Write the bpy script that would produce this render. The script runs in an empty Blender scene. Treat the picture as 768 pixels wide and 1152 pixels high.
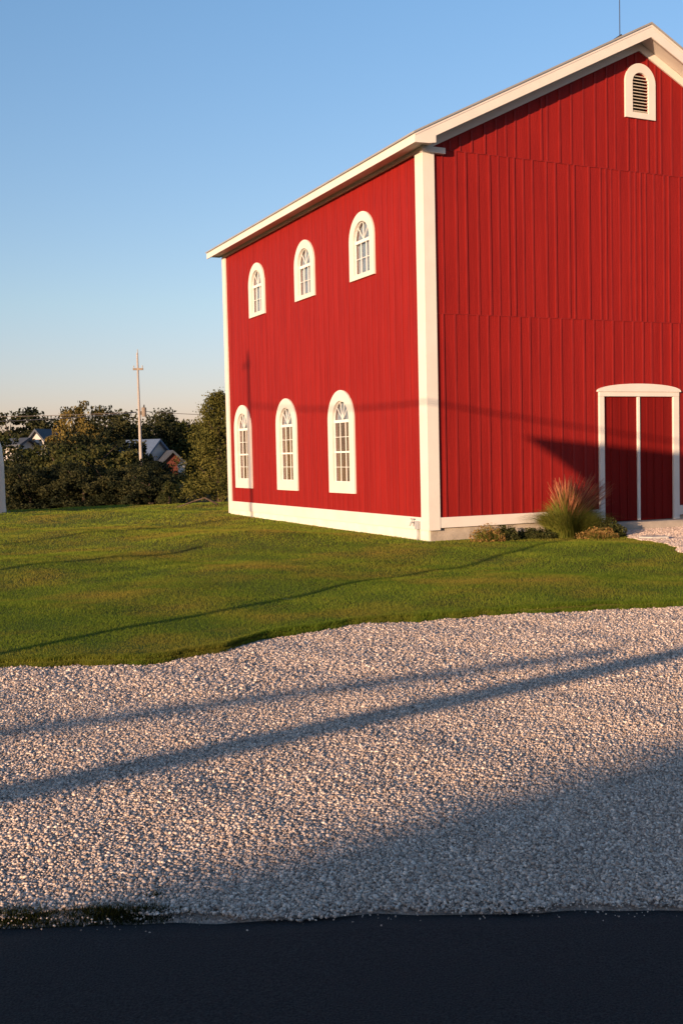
import bpy, math, random
import numpy as np
from mathutils import Vector, Matrix, geometry, noise

random.seed(7)
rng = np.random.default_rng(7)
R = math.radians
scene = bpy.context.scene
COL = scene.collection

# ------------------------------------------------------------------ light
SUN_EL = 7.4
SUN_TRAVEL = 57.0            # azimuth the light travels to, from +X
D = Vector((math.cos(R(SUN_TRAVEL)), math.sin(R(SUN_TRAVEL)), 0))
TAN_EL = math.tan(R(SUN_EL))

world = bpy.data.worlds.new("World")
scene.world = world
world.use_nodes = True
wn = world.node_tree
bg = wn.nodes['Background']
sky = wn.nodes.new('ShaderNodeTexSky')
sky.sky_type = 'NISHITA'
sky.sun_disc = False
sky.sun_elevation = R(SUN_EL)
sky.sun_rotation = math.atan2(-D.x, -D.y) % (2 * math.pi)
sky.altitude = 200
sky.air_density = 1.0
sky.dust_density = 0.6
sky.ozone_density = 1.5
wtc = wn.nodes.new('ShaderNodeTexCoord')
wsp = wn.nodes.new('ShaderNodeSeparateXYZ')
wrp = wn.nodes.new('ShaderNodeValToRGB')
wrp.color_ramp.elements[0].position = 0.0; wrp.color_ramp.elements[0].color = (.80, .60, .93, 1)
wrp.color_ramp.elements[1].position = .42; wrp.color_ramp.elements[1].color = (.88, 1.06, 1.27, 1)
wk = wrp.color_ramp.elements.new(.14); wk.color = (.90, .87, 1.0, 1)
wmx = wn.nodes.new('ShaderNodeMix'); wmx.data_type = 'RGBA'; wmx.blend_type = 'MULTIPLY'; wmx.inputs['Factor'].default_value = 1
wn.links.new(wtc.outputs['Generated'], wsp.inputs[0]); wn.links.new(wsp.outputs['Z'], wrp.inputs[0])
wn.links.new(sky.outputs[0], wmx.inputs[6]); wn.links.new(wrp.outputs[0], wmx.inputs[7])
wn.links.new(wmx.outputs[2], bg.inputs['Color'])
bg.inputs['Strength'].default_value = 0.12

sl = bpy.data.lights.new('sun', 'SUN')
sl.energy = 5.0
sl.angle = R(0.45)
sl.color = (1.0, 0.67, 0.41)
so = bpy.data.objects.new('sun', sl)
COL.objects.link(so)
travel = Vector((D.x, D.y, -TAN_EL)).normalized()
so.rotation_euler = travel.to_track_quat('-Z', 'Y').to_euler()
so.location = (-30, -30, 30)

vs = scene.view_settings
vs.view_transform = 'Standard'
vs.look = 'None'
vs.gamma = 1
vs.use_curve_mapping = False
vs.exposure = 0.82

# ------------------------------------------------------------------ camera
CAM_H = 1.65
F_PX, PITCH, ROLL = 1206.32, 0.052624, 0.022343
F = Vector((0, math.cos(PITCH), -math.sin(PITCH)))
U = Vector((0, math.sin(PITCH), math.cos(PITCH)))
RT = Vector((1, 0, 0))
R2 = RT * math.cos(ROLL) - U * math.sin(ROLL)
U2 = RT * math.sin(ROLL) + U * math.cos(ROLL)
cd = bpy.data.cameras.new('camera')
cam = bpy.data.objects.new('camera', cd)
COL.objects.link(cam)
cd.sensor_fit = 'VERTICAL'
cd.sensor_height = 36
cd.lens = F_PX / 1152 * 36
cd.clip_start = 0.05
cd.clip_end = 5000
m = Matrix((R2, U2, -F)).transposed().to_4x4()
m.translation = (0, 0, CAM_H)
cam.matrix_world = m
scene.camera = cam

# ------------------------------------------------------------------ materials
def srgb(*c):
    return tuple((v / 255 / 12.92 if v / 255 <= .04045 else ((v / 255 + .055) / 1.055) ** 2.4) for v in c)

def mat(name, col, rough=.7, var=0.0, scale=3.0, bump=0.0, bscale=20.0, spec=.3, col2=None, stretch=None, detail=4):
    m = bpy.data.materials.new(name)
    m.use_nodes = True
    nt = m.node_tree
    b = nt.nodes['Principled BSDF']
    b.inputs['Roughness'].default_value = rough
    b.inputs['Specular IOR Level'].default_value = spec
    tc = nt.nodes.new('ShaderNodeTexCoord')
    src = tc.outputs['Object']
    if stretch:
        mp = nt.nodes.new('ShaderNodeMapping')
        mp.inputs['Scale'].default_value = stretch
        nt.links.new(src, mp.inputs['Vector'])
        src = mp.outputs[0]
    if var > 0 or col2:
        n = nt.nodes.new('ShaderNodeTexNoise')
        n.inputs['Scale'].default_value = scale
        n.inputs['Detail'].default_value = detail
        nt.links.new(src, n.inputs['Vector'])
        r = nt.nodes.new('ShaderNodeValToRGB')
        r.color_ramp.elements[0].position = .32
        r.color_ramp.elements[1].position = .68
        c2 = col2 or tuple(v * (1 - var) for v in col)
        r.color_ramp.elements[0].color = (*c2, 1)
        r.color_ramp.elements[1].color = (*col, 1)
        nt.links.new(n.outputs['Fac'], r.inputs[0])
        nt.links.new(r.outputs[0], b.inputs['Base Color'])
    else:
        b.inputs['Base Color'].default_value = (*col, 1)
    if bump > 0:
        n = nt.nodes.new('ShaderNodeTexNoise')
        n.inputs['Scale'].default_value = bscale
        n.inputs['Detail'].default_value = 5
        nt.links.new(src, n.inputs['Vector'])
        bp = nt.nodes.new('ShaderNodeBump')
        bp.inputs['Strength'].default_value = bump
        bp.inputs['Distance'].default_value = .02
        nt.links.new(n.outputs['Fac'], bp.inputs['Height'])
        nt.links.new(bp.outputs[0], b.inputs['Normal'])
    return m

def attr_mat(name, c1, c2, c3, rough=.8, spec=.1, big=None, bigscale=.25, trans=0.0):
    """colour chosen by the per-face attribute 'tone' (0..1); optional large patches"""
    m = bpy.data.materials.new(name)
    m.use_nodes = True
    nt = m.node_tree
    b = nt.nodes['Principled BSDF']
    b.inputs['Roughness'].default_value = rough
    b.inputs['Specular IOR Level'].default_value = spec
    a = nt.nodes.new('ShaderNodeAttribute')
    a.attribute_name = 'tone'
    r = nt.nodes.new('ShaderNodeValToRGB')
    e = r.color_ramp.elements
    e[0].position = 0; e[0].color = (*c1, 1)
    e[1].position = 1; e[1].color = (*c3, 1)
    k = e.new(.5); k.color = (*c2, 1)
    nt.links.new(a.outputs['Fac'], r.inputs[0])
    out = r.outputs[0]
    if big:
        tc = nt.nodes.new('ShaderNodeTexCoord')
        n = nt.nodes.new('ShaderNodeTexNoise')
        n.inputs['Scale'].default_value = bigscale
        n.inputs['Detail'].default_value = 6
        n.inputs['Roughness'].default_value = .65
        nt.links.new(tc.outputs['Object'], n.inputs['Vector'])
        rr = nt.nodes.new('ShaderNodeValToRGB')
        rr.color_ramp.elements[0].position = .46
        rr.color_ramp.elements[1].position = .66
        rr.color_ramp.elements[0].color = (0, 0, 0, 1)
        rr.color_ramp.elements[1].color = (1, 1, 1, 1)
        nt.links.new(n.outputs['Fac'], rr.inputs[0])
        mx = nt.nodes.new('ShaderNodeMix')
        mx.data_type = 'RGBA'
        nt.links.new(rr.outputs[0], mx.inputs['Factor'])
        nt.links.new(out, mx.inputs[6])
        mx.inputs[7].default_value = (*big, 1)
        out = mx.outputs[2]
    nt.links.new(out, b.inputs['Base Color'])
    if trans > 0:
        tr = nt.nodes.new('ShaderNodeBsdfTranslucent')
        nt.links.new(out, tr.inputs['Color'])
        ms = nt.nodes.new('ShaderNodeMixShader')
        ms.inputs[0].default_value = trans
        nt.links.new(b.outputs[0], ms.inputs[1])
        nt.links.new(tr.outputs[0], ms.inputs[2])
        nt.links.new(ms.outputs[0], nt.nodes['Material Output'].inputs['Surface'])
    return m

RED = (.240, .0125, .010)
M = {}
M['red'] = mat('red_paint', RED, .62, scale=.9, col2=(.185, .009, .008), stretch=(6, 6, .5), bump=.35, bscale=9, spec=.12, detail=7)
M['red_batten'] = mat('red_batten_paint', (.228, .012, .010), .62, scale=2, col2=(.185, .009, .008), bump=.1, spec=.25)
M['red_door'] = mat('red_door_paint', (.165, .009, .008), .6, scale=1.2, col2=(.13, .007, .006), stretch=(7, 7, .5), bump=.25, bscale=9, spec=.06)  # door red set darker than the wall, its shade deepened in the colour
M['white'] = mat('white_paint', (.65, .60, .55), .5, var=.08, scale=2.2, bump=.08, bscale=14, spec=.3, detail=6)
M['sash'] = mat('sash_white', (.72, .71, .68), .45, var=.05, scale=5)
M['concrete'] = mat('concrete', (.42, .36, .30), .9, var=.3, scale=4, bump=.4, bscale=30)
M['found_white'] = mat('painted_foundation', (.74, .70, .58), .8, var=.14, scale=3, bump=.35, bscale=25)
M['roof'] = mat('roof_metal', (.30, .29, .28), .5, var=.15, scale=2)
M['dark'] = mat('dark_metal', (.03, .028, .026), .5)
M['galv'] = mat('galvanised', (.35, .36, .38), .4, var=.2, scale=8)
M['louver'] = mat('louver_paint', (.55, .48, .38), .6, var=.1)
M['inside'] = mat('inside_dark', (.04, .035, .03), .9)
M['floor'] = mat('inside_floor', (.12, .09, .06), .8)
M['blind_grey'] = mat('blind_grey', (.34, .40, .50), .8, var=.12, scale=2)  # grey-blue sky reflection put into the panel colour
M['blind_brown'] = mat('blind_brown', (.26, .15, .065), .75, col2=(.06, .028, .012), scale=1.3, stretch=(3, 3, .6))  # curtain brown with warm reflections put into the colour
M['wood_pole'] = mat('pole_wood', (.40, .35, .31), .85, var=.25, scale=5, stretch=(3, 3, .3), bump=.3)
M['grey_wood'] = mat('grey_wood', (.25, .2, .16), .85, var=.3, scale=3)
M['wire'] = mat('wire_sheath', (.20, .16, .13), .5)
M['canvas'] = mat('canvas', (.5, .45, .36), .9, var=.1)
M['tank'] = mat('tank_white', (.80, .72, .62), .5, var=.06, scale=1.5)
M['bark'] = mat('bark', (.10, .07, .05), .95, var=.4, scale=8, stretch=(2, 2, .4), bump=.6)
M['asphalt'] = mat('asphalt', (.044, .042, .043), .9, scale=140, col2=(.012, .012, .013), bump=1.0, bscale=110, spec=.2, detail=8)
M['gravel'] = mat('gravel_bed', (.44, .35, .29), .95, scale=90, col2=(.28, .22, .185), bump=1.0, bscale=55, spec=.1, detail=8)
M['soil'] = mat('lawn_soil', (.105, .13, .026), .95, scale=1.2, col2=(.085, .08, .022), bump=.4, bscale=30, spec=.05)
M['field'] = mat('field', (.10, .085, .03), .95, scale=.06, col2=(.06, .065, .02), bump=.5, bscale=6, spec=.05)
M['dirt'] = mat('dirt', (.17, .10, .045), .95, var=.35, scale=.8, bump=.4, bscale=8, spec=.05)
M['pebble'] = attr_mat('pebble', (.22, .165, .135), (.50, .39, .32), (.86, .70, .58), rough=.8, spec=.2)
M['blade'] = attr_mat('grass_blade', (.063, .114, .012), (.142, .203, .021), (.27, .295, .036), rough=.7, spec=.08, big=(.25, .20, .036), bigscale=.42, trans=.4)
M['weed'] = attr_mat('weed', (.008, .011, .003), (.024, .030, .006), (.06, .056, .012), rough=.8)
M['leaf_dark'] = attr_mat('leaf_dark', (.010, .014, .007), (.026, .031, .013), (.054, .052, .020), rough=.8, trans=.15)
M['leaf_green'] = attr_mat('leaf_green', (.017, .024, .008), (.040, .046, .013), (.085, .078, .025), rough=.8, trans=.15)
M['leaf_gold'] = attr_mat('leaf_gold', (.040, .036, .012), (.115, .09, .026), (.21, .15, .042), rough=.8, trans=.15)
M['leaf_ever'] = attr_mat('leaf_evergreen', (.030, .036, .010), (.075, .075, .017), (.13, .115, .028), rough=.8, trans=.1)
M['ogreen'] = attr_mat('ornamental_green', (.07, .10, .015), (.15, .17, .03), (.26, .24, .05), rough=.7, trans=.25)
M['plume'] = attr_mat('plume', (.22, .07, .04), (.34, .12, .065), (.44, .22, .11), rough=.8, trans=.2)
M['dry'] = attr_mat('dry_leaf', (.12, .06, .022), (.24, .14, .045), (.34, .23, .075), rough=.8, trans=.2)
M['stone'] = mat('stone', (.42, .40, .37), .85, var=.2, scale=6, bump=.4)
M['roof_blue'] = mat('roof_blue', (.10, .14, .22), .5, var=.15)
M['wall_white'] = mat('wall_white', (.46, .44, .43), .7, var=.06)
M['barn_brown'] = mat('barn_brown', (.13, .035, .022), .8, var=.25, scale=.6)
M['slate'] = mat('slate', (.06, .07, .09), .7, var=.2)
M['windowdark'] = mat('window_dark', (.03, .035, .04), .15, spec=.5)

# glass: reflects, lets the light through
g = bpy.data.materials.new('glass')
g.use_nodes = True
nt = g.node_tree
for n in list(nt.nodes):
    if n.type == 'BSDF_PRINCIPLED':
        nt.nodes.remove(n)
tr = nt.nodes.new('ShaderNodeBsdfTransparent'); tr.inputs[0].default_value = (.86, .88, .88, 1)
gl = nt.nodes.new('ShaderNodeBsdfGlossy'); gl.inputs['Roughness'].default_value = .03
lw = nt.nodes.new('ShaderNodeLayerWeight'); lw.inputs['Blend'].default_value = .5
pw = nt.nodes.new('ShaderNodeMath'); pw.operation = 'POWER'; pw.inputs[1].default_value = 4
nt.links.new(lw.outputs['Facing'], pw.inputs[0])
fr = nt.nodes.new('ShaderNodeMath'); fr.operation = 'MULTIPLY_ADD'; fr.inputs[1].default_value = .8; fr.inputs[2].default_value = .04
nt.links.new(pw.outputs[0], fr.inputs[0])
mx = nt.nodes.new('ShaderNodeMixShader')
nt.links.new(fr.outputs[0], mx.inputs[0]); nt.links.new(tr.outputs[0], mx.inputs[1]); nt.links.new(gl.outputs[0], mx.inputs[2])
nt.links.new(mx.outputs[0], nt.nodes['Material Output'].inputs['Surface'])
M['glass'] = g

# ------------------------------------------------------------------ mesh helpers
class MB:
    def __init__(s):
        s.v = []; s.f = []
    def add(s, vs, fs):
        o = len(s.v)
        s.v += [tuple(v) for v in vs]
        s.f += [tuple(o + i for i in f) for f in fs]
        return s
    def box(s, x0, x1, y0, y1, z0, z1):
        vs = [(x, y, z) for z in (z0, z1) for y in (y0, y1) for x in (x0, x1)]
        return s.add(vs, [(0, 2, 3, 1), (4, 5, 7, 6), (0, 1, 5, 4), (2, 6, 7, 3), (0, 4, 6, 2), (1, 3, 7, 5)])
    def prism(s, prof, to3, d0, d1):
        """profile (a,b) extruded along d; to3(a,b,d) -> xyz"""
        n = len(prof)
        vs = [to3(a, b, d0) for a, b in prof] + [to3(a, b, d1) for a, b in prof]
        tris = geometry.tessellate_polygon([[Vector((a, b, 0)) for a, b in prof]])
        fs = [tuple(t) for t in tris] + [tuple(i + n for i in reversed(t)) for t in tris]
        fs += [(i, (i + 1) % n, (i + 1) % n + n, i + n) for i in range(n)]
        return s.add(vs, fs)
    def sheet_holes(s, outer, holes, to3, d0, d1, reveal=True):
        """flat polygon with holes, given thickness"""
        loops = [outer] + holes
        flat = [p for l in loops for p in l]
        n = len(flat)
        tris = geometry.tessellate_polygon([[Vector((a, b, 0)) for a, b in l] for l in loops])
        vs = [to3(a, b, d0) for a, b in flat] + [to3(a, b, d1) for a, b in flat]
        fs = [tuple(t) for t in tris] + [tuple(i + n for i in reversed(t)) for t in tris]
        k = 0
        for l in loops:
            c = len(l)
            fs += [(k + i, k + (i + 1) % c, k + (i + 1) % c + n, k + i + n) for i in range(c)]
            k += c
        return s.add(vs, fs)
    def tube(s, pts, rads, n=8, cap=True):
        pts = [Vector(p) for p in pts]
        rings = []
        for i, p in enumerate(pts):
            a = pts[min(i + 1, len(pts) - 1)] - pts[max(i - 1, 0)]
            a.normalize()
            ref = Vector((0, 0, 1)) if abs(a.z) < .9 else Vector((1, 0, 0))
            u = a.cross(ref).normalized(); w = a.cross(u).normalized()
            r = rads[i] if isinstance(rads, (list, tuple)) else rads
            rings.append([p + (u * math.cos(2 * math.pi * k / n) + w * math.sin(2 * math.pi * k / n)) * r for k in range(n)])
        vs = [v for r_ in rings for v in r_]
        fs = []
        for i in range(len(pts) - 1):
            for k in range(n):
                fs.append((i * n + k, i * n + (k + 1) % n, (i + 1) * n + (k + 1) % n, (i + 1) * n + k))
        if cap:
            fs.append(tuple(range(n - 1, -1, -1)))
            fs.append(tuple((len(pts) - 1) * n + k for k in range(n)))
        return s.add(vs, fs)
    def build(s, name, material, parent=None, smooth=False, bevel=0):
        me = bpy.data.meshes.new(name)
        me.from_pydata(s.v, [], s.f)
        me.materials.append(material)
        me.validate()
        import bmesh
        bm = bmesh.new(); bm.from_mesh(me)
        bmesh.ops.recalc_face_normals(bm, faces=bm.faces)
        bm.to_mesh(me); bm.free()
        if smooth:
            me.polygons.foreach_set('use_smooth', [True] * len(me.polygons))
        o = bpy.data.objects.new(name, me)
        COL.objects.link(o)
        if parent:
            o.parent = parent
        if bevel:
            b = o.modifiers.new('bevel', 'BEVEL'); b.width = bevel; b.segments = 2; b.limit_method = 'ANGLE'
        return o

def np_obj(name, verts, faces, material, tone=None, parent=None, smooth=False):
    """verts (n,3), faces (m,k)"""
    me = bpy.data.meshes.new(name)
    n, k = faces.shape
    me.vertices.add(len(verts)); me.vertices.foreach_set('co', np.ascontiguousarray(verts, dtype=np.float32).ravel())
    me.loops.add(n * k); me.loops.foreach_set('vertex_index', np.ascontiguousarray(faces, dtype=np.int32).ravel())
    me.polygons.add(n); me.polygons.foreach_set('loop_start', np.arange(0, n * k, k, dtype=np.int32))
    if smooth:
        me.polygons.foreach_set('use_smooth', np.ones(n, dtype=bool))
    me.update(calc_edges=True)
    if tone is not None:
        a = me.attributes.new('tone', 'FLOAT', 'FACE')
        a.data.foreach_set('value', np.ascontiguousarray(tone, dtype=np.float32))
    me.materials.append(material)
    o = bpy.data.objects.new(name, me)
    COL.objects.link(o)
    if parent:
        o.parent = parent
    return o

def empty(name, loc, rz=0):
    o = bpy.data.objects.new(name, None)
    COL.objects.link(o)
    o.location = loc; o.rotation_euler = (0, 0, rz)
    o.empty_display_size = .3
    return o

def tag(o, label=None, cat=None, group=None, kind=None):
    if label: o['label'] = label
    if cat: o['category'] = cat
    if group: o['group'] = group
    if kind: o['kind'] = kind
    return o

# ------------------------------------------------------------------ ground shape
EDGE_X = [-40, -8, -4.2, -2.82, -1.73, -1.05, -.71, .11, 1.0, 2.4, 3.52, 6, 12, 40]
EDGE_Y = [8.4, 8.6, 8.9, 8.86, 8.86, 9.35, 10.05, 10.66, 10.95, 11.28, 11.45, 11.7, 12.0, 12.2]
def edge_y(x):
    return np.interp(x, EDGE_X, EDGE_Y) + .035 * np.sin(x * 5.1) + .02 * np.sin(x * 13.7 + 1) + .012 * np.sin(x * 31.)

CX, CY, TH = 1.7057, 20.7198, 0.436922
BARN_W, BARN_L = 10.4, 11.65
def smooth01(t):
    t = np.clip(t, 0, 1)
    return t * t * (3 - 2 * t)

def H(x, y):
    x = np.asarray(x, float); y = np.asarray(y, float)
    # barn-local coordinates
    t = (x - CX) * math.cos(TH) + (y - CY) * math.sin(TH)
    s = -(x - CX) * math.sin(TH) + (y - CY) * math.cos(TH)
    dx = np.maximum(np.maximum(-t, t - BARN_W), 0); dy = np.maximum(np.maximum(-s, s - BARN_L), 0)
    db = np.hypot(dx, dy)
    near = smooth01(db / 3.5)
    und = .042 * np.sin(.55 * x + .9 * y + 1.2) + .028 * np.sin(1.3 * x - .62 * y + .4) +   .013 * np.sin(2.3 * x + 1.9 * y) + .005 * np.sin(4.7 * x - 2.9 * y + 1.5 * np.sin(y))
    und = und * smooth01((y - 9.5) / 4) * near
    mound = .16 * np.exp(-(((x + 1.6) / 1.6) ** 2 + ((y - 21.8) / 1.5) ** 2))
    base = und + mound - .055 * smooth01((y - 12) / 3) * smooth01((34 - y) / 6) + .05 * smooth01((s - 1) / 8) * smooth01(1 - (db) / 6)
    # the lawn falls away behind its far edge into a shallow valley, then rises
    cy = 37.5 + .10 * (x + 5)
    drop = smooth01((y - cy) / 30.) * 3.6 * smooth01((60 - x) / 40)
    rise = smooth01((y - 105) / 130.) * 5.0 + smooth01((y - 260) / 500) * 16
    return base - drop + rise

def Hs(x, y): return float(H(x, y))

def grid(name, xs, ys, zfun, material, smooth=True):
    X, Y = np.meshgrid(xs, ys)
    Z = zfun(X, Y)
    v = np.stack([X.ravel(), Y.ravel(), Z.ravel()], 1)
    nx, ny = len(xs), len(ys)
    i = np.arange(nx * ny).reshape(ny, nx)
    f = np.stack([i[:-1, :-1].ravel(), i[:-1, 1:].ravel(), i[1:, 1:].ravel(), i[1:, :-1].ravel()], 1)
    return np_obj(name, v, f, material, smooth=smooth)

# whole terrain (below lawn, gravel and road near the camera)
def spaced(a, b, near0, near1, step, grow=1.12):
    out = list(np.arange(near0, near1 + 1e-6, step))
    s = step; p = near1
    while p < b: s *= grow; p += s; out.append(p)
    s = step; p = near0; pre = []
    while p > a: s *= grow; p -= s; pre.append(p)
    return np.array(pre[::-1] + out)
def z_ground(X, Y):
    inside = smooth01((41 - Y) / 3) * smooth01((Y + 3.4) / .4) * smooth01((44 - np.abs(X)) / 3)
    return H(X, Y) - .22 * inside - .004
tag(grid('ground', spaced(-1500, 1500, -45, 45, 1.0), spaced(-900, 2500, -8, 110, 1.0), z_ground, M['field']), kind='structure')

# lawn sheet with an exact front edge
xs = np.arange(-44, 44.01, .2)
vv = np.concatenate([[0, 0.0005], np.linspace(.001, 1, 150) ** 1.15])
X = np.repeat(xs[None, :], len(vv), 0)
E0 = edge_y(xs)[None, :]
Y = E0 + vv[:, None] * (42.0 - E0)
Z = H(X, Y)
Z[0, :] = -.12
Z[-1, :] -= .5
Z = np.where(Y > 40.5, Z - .06 * (Y - 40.5), Z)
v = np.stack([X.ravel(), Y.ravel(), Z.ravel()], 1)
i = np.arange(X.size).reshape(X.shape)
f = np.stack([i[:-1, :-1].ravel(), i[:-1, 1:].ravel(), i[1:, 1:].ravel(), i[1:, :-1].ravel()], 1)
tag(np_obj('lawn', v, f, M['soil'], smooth=True), kind='structure')

# gravel drive
def gz(x, y):
    return -.052 - .05 * smooth01((3.97 - y) / .12) + .006 * np.sin(3.1 * x + 2.2 * y) * np.sin(2.3 * y - 1.1 * x + .6) + .0035 * np.sin(8.1 * x - 5.3 * y) + .003 * np.sin(5.7 * y + 6.6 * x + 2)
ROAD_Y = 3.92
tag(grid('gravel_drive', np.arange(-44, 44.01, .12), np.arange(3.6, 12.8, .08), gz, M['gravel']), kind='structure')
# road
def rz(X, Y):
    return -.043 + .02 * (1 - ((Y - .3) / 3.5) ** 2).clip(0, 1) + .003 * np.sin(3 * X + 2 * Y)
def road_top(x):
    return ROAD_Y + .018 * np.sin(x * 2.1) + .012 * np.sin(x * 6.3 + 1) + .010 * np.sin(x * 17)
rx = np.arange(-44, 44.01, .15)
ry = np.linspace(0, 1, 40)
X = np.repeat(rx[None, :], len(ry), 0)
top = road_top(rx)
Y = -3.3 + ry[:, None] * (top[None, :] + 3.3)
Z = rz(X, Y); Z[-1, :] -= .03
v = np.stack([X.ravel(), Y.ravel(), Z.ravel()], 1)
i = np.arange(X.size).reshape(X.shape)
f = np.stack([i[:-1, :-1].ravel(), i[:-1, 1:].ravel(), i[1:, 1:].ravel(), i[1:, :-1].ravel()], 1)
tag(np_obj('road', v, f, M['asphalt'], smooth=True), kind='structure')

# ---- pebbles
phi = (1 + 5 ** .5) / 2
ICO = np.array([(-1, phi, 0), (1, phi, 0), (-1, -phi, 0), (1, -phi, 0), (0, -1, phi), (0, 1, phi), (0, -1, -phi), (0, 1, -phi), (phi, 0, -1), (phi, 0, 1), (-phi, 0, -1), (-phi, 0, 1)]) / math.sqrt(1 + phi * phi)
ICF = np.array([(0, 11, 5), (0, 5, 1), (0, 1, 7), (0, 7, 10), (0, 10, 11), (1, 5, 9), (5, 11, 4), (11, 10, 2), (10, 7, 6), (7, 1, 8), (3, 9, 4), (3, 4, 2), (3, 2, 6), (3, 6, 8), (3, 8, 9), (4, 9, 5), (2, 4, 11), (6, 2, 10), (8, 6, 7), (9, 8, 1)])
OCT = np.array([(1, 0, 0), (0, 1, 0), (-1, 0, 0), (0, -1, 0), (0, 0, 1), (0, 0, -1)]) * 1.12
OCF = np.array([(0, 1, 4), (1, 2, 4), (2, 3, 4), (3, 0, 4), (1, 0, 5), (2, 1, 5), (3, 2, 5), (0, 3, 5)])
def pebbles(name, x, y, z, size):
    big = y < 5.3 if name == 'gravel' else np.ones(len(x), bool)
    V, Fc, T, o = [], [], [], 0
    for sel, P0, F0 in ((big, ICO, ICF), (~big, OCT, OCF)):
        if not sel.any(): continue
        v, f, t = pebble_set(x[sel], y[sel], z[sel], size[sel], P0, F0)
        V.append(v); Fc.append(f + o); T.append(t); o += len(v)
    return np_obj(name, np.concatenate(V), np.concatenate(Fc), M['pebble'], tone=np.concatenate(T))
def pebble_set(x, y, z, size, P0, F0):
    n = len(x); nv = len(P0)
    sc = size[:, None] * rng.uniform(.6, 1.3, (n, 3)) * np.array([1, 1, .85])
    loc = P0[None] * (1 + rng.uniform(-.3, .3, (n, nv, 1))) * sc[:, None, :]
    a = rng.uniform(0, 2 * math.pi, n); b = rng.uniform(-.6, .6, n)
    ca, sa, cb, sb = np.cos(a), np.sin(a), np.cos(b), np.sin(b)
    X, Y, Z = loc[..., 0], loc[..., 1], loc[..., 2]
    Y, Z = Y * cb[:, None] - Z * sb[:, None], Y * sb[:, None] + Z * cb[:, None]
    X, Y = X * ca[:, None] - Y * sa[:, None], X * sa[:, None] + Y * ca[:, None]
    v = np.stack([X + x[:, None], Y + y[:, None], Z + z[:, None]], -1).reshape(-1, 3)
    f = (F0[None] + nv * np.arange(n)[:, None, None]).reshape(-1, 3)
    tone = np.clip(rng.normal(.52, .24, n), 0, 1)
    return v, f, np.repeat(tone, len(F0))
px_l, py_l, ps_l = [], [], []
for ya, yb, r_m, dens in ((3.80, 5.3, .0048, 16500), (5.3, 7.6, .0056, 14000), (7.6, 11.8, .0074, 8200)):
    xa = .345 * yb + .9
    n = int((yb - ya) * 2 * xa * dens)
    x = rng.uniform(-xa, xa, n); y = rng.uniform(ya, yb, n)
    k = (np.abs(x) < .345 * y + .9) & (y < edge_y(x) + .02) & (y > road_top(x) - .05 + .055 * rng.random(n) ** .5 + .02 * np.sin(x * 9)) & ~((x < -.52 + .1 * np.sin(y * 60)) & (y < 3.96 + .03 * np.sin(x * 11)))
    px_l.append(x[k]); py_l.append(y[k]); ps_l.append(np.clip(rng.lognormal(math.log(r_m), .36, k.sum()), r_m * .45, r_m * 2.1))
x, y, size = np.concatenate(px_l), np.concatenate(py_l), np.concatenate(ps_l)
pz = np.maximum(gz(x, y), np.where(y < 4.0, -.055, -9)) + size * .35 + rng.uniform(0, .003, len(x))
tag(pebbles('gravel', x, y, pz, size), 'loose pale crushed stone covering the drive between the road and the lawn', 'gravel', kind='stuff')
# a few that strayed on to the road
x = rng.uniform(-2.4, 2.4, 700); y = ROAD_Y - np.abs(rng.normal(0, .055, 700)); sz = rng.uniform(.0015, .0045, 700)
o = pebbles('stray_gravel', x, y, rz(x, y) + sz * .6, sz)
tag(o, 'few small stones strayed on to the dark asphalt road edge', 'gravel', kind='stuff')

# ---- lawn grass: single tapering blades
def in_barn(x, y, mrg=.03):
    t = (x - CX) * math.cos(TH) + (y - CY) * math.sin(TH)
    s = -(x - CX) * math.sin(TH) + (y - CY) * math.cos(TH)
    return (t > -mrg) & (s > -mrg) & (t < BARN_W + mrg) & (s < BARN_L + mrg)
def barn_pt(t, s):
    return CX + t * math.cos(TH) - s * math.sin(TH), CY + t * math.sin(TH) + s * math.cos(TH)
def apron(x, y):
    """gravel apron before the barn door, in barn coordinates"""
    t = (x - CX) * math.cos(TH) + (y - CY) * math.sin(TH)
    s = -(x - CX) * math.sin(TH) + (y - CY) * math.cos(TH)
    off = -s
    return (t > 4.30 - .5 * off + .10 * np.sin(2.1 * off) + .05 * np.sin(9 * off)) & (off > -.05) & (off < 6.6) & (t < 14)
def blades(name, x, y, z, hgt, wid, lean, material, tone, parent=None, two=False):
    n = len(x)
    a = rng.uniform(0, 2 * math.pi, n)
    wx, wy = np.cos(a) * wid / 2, np.sin(a) * wid / 2
    la = rng.uniform(0, 2 * math.pi, n); lm = hgt * lean * rng.random(n)
    lx, ly = np.cos(la) * lm, np.sin(la) * lm
    b0 = np.stack([x - wx, y - wy, z], 1); b1 = np.stack([x + wx, y + wy, z], 1)
    tp = np.stack([x + lx, y + ly, z + hgt * np.sqrt(np.clip(1 - (lm / hgt) ** 2 * .6, .1, 1))], 1)
    v = np.stack([b0, b1, tp], 1).reshape(-1, 3)
    f = np.arange(3 * n).reshape(-1, 3)
    return np_obj(name, v, f, material, tone=tone, parent=parent)
parts = []
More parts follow.
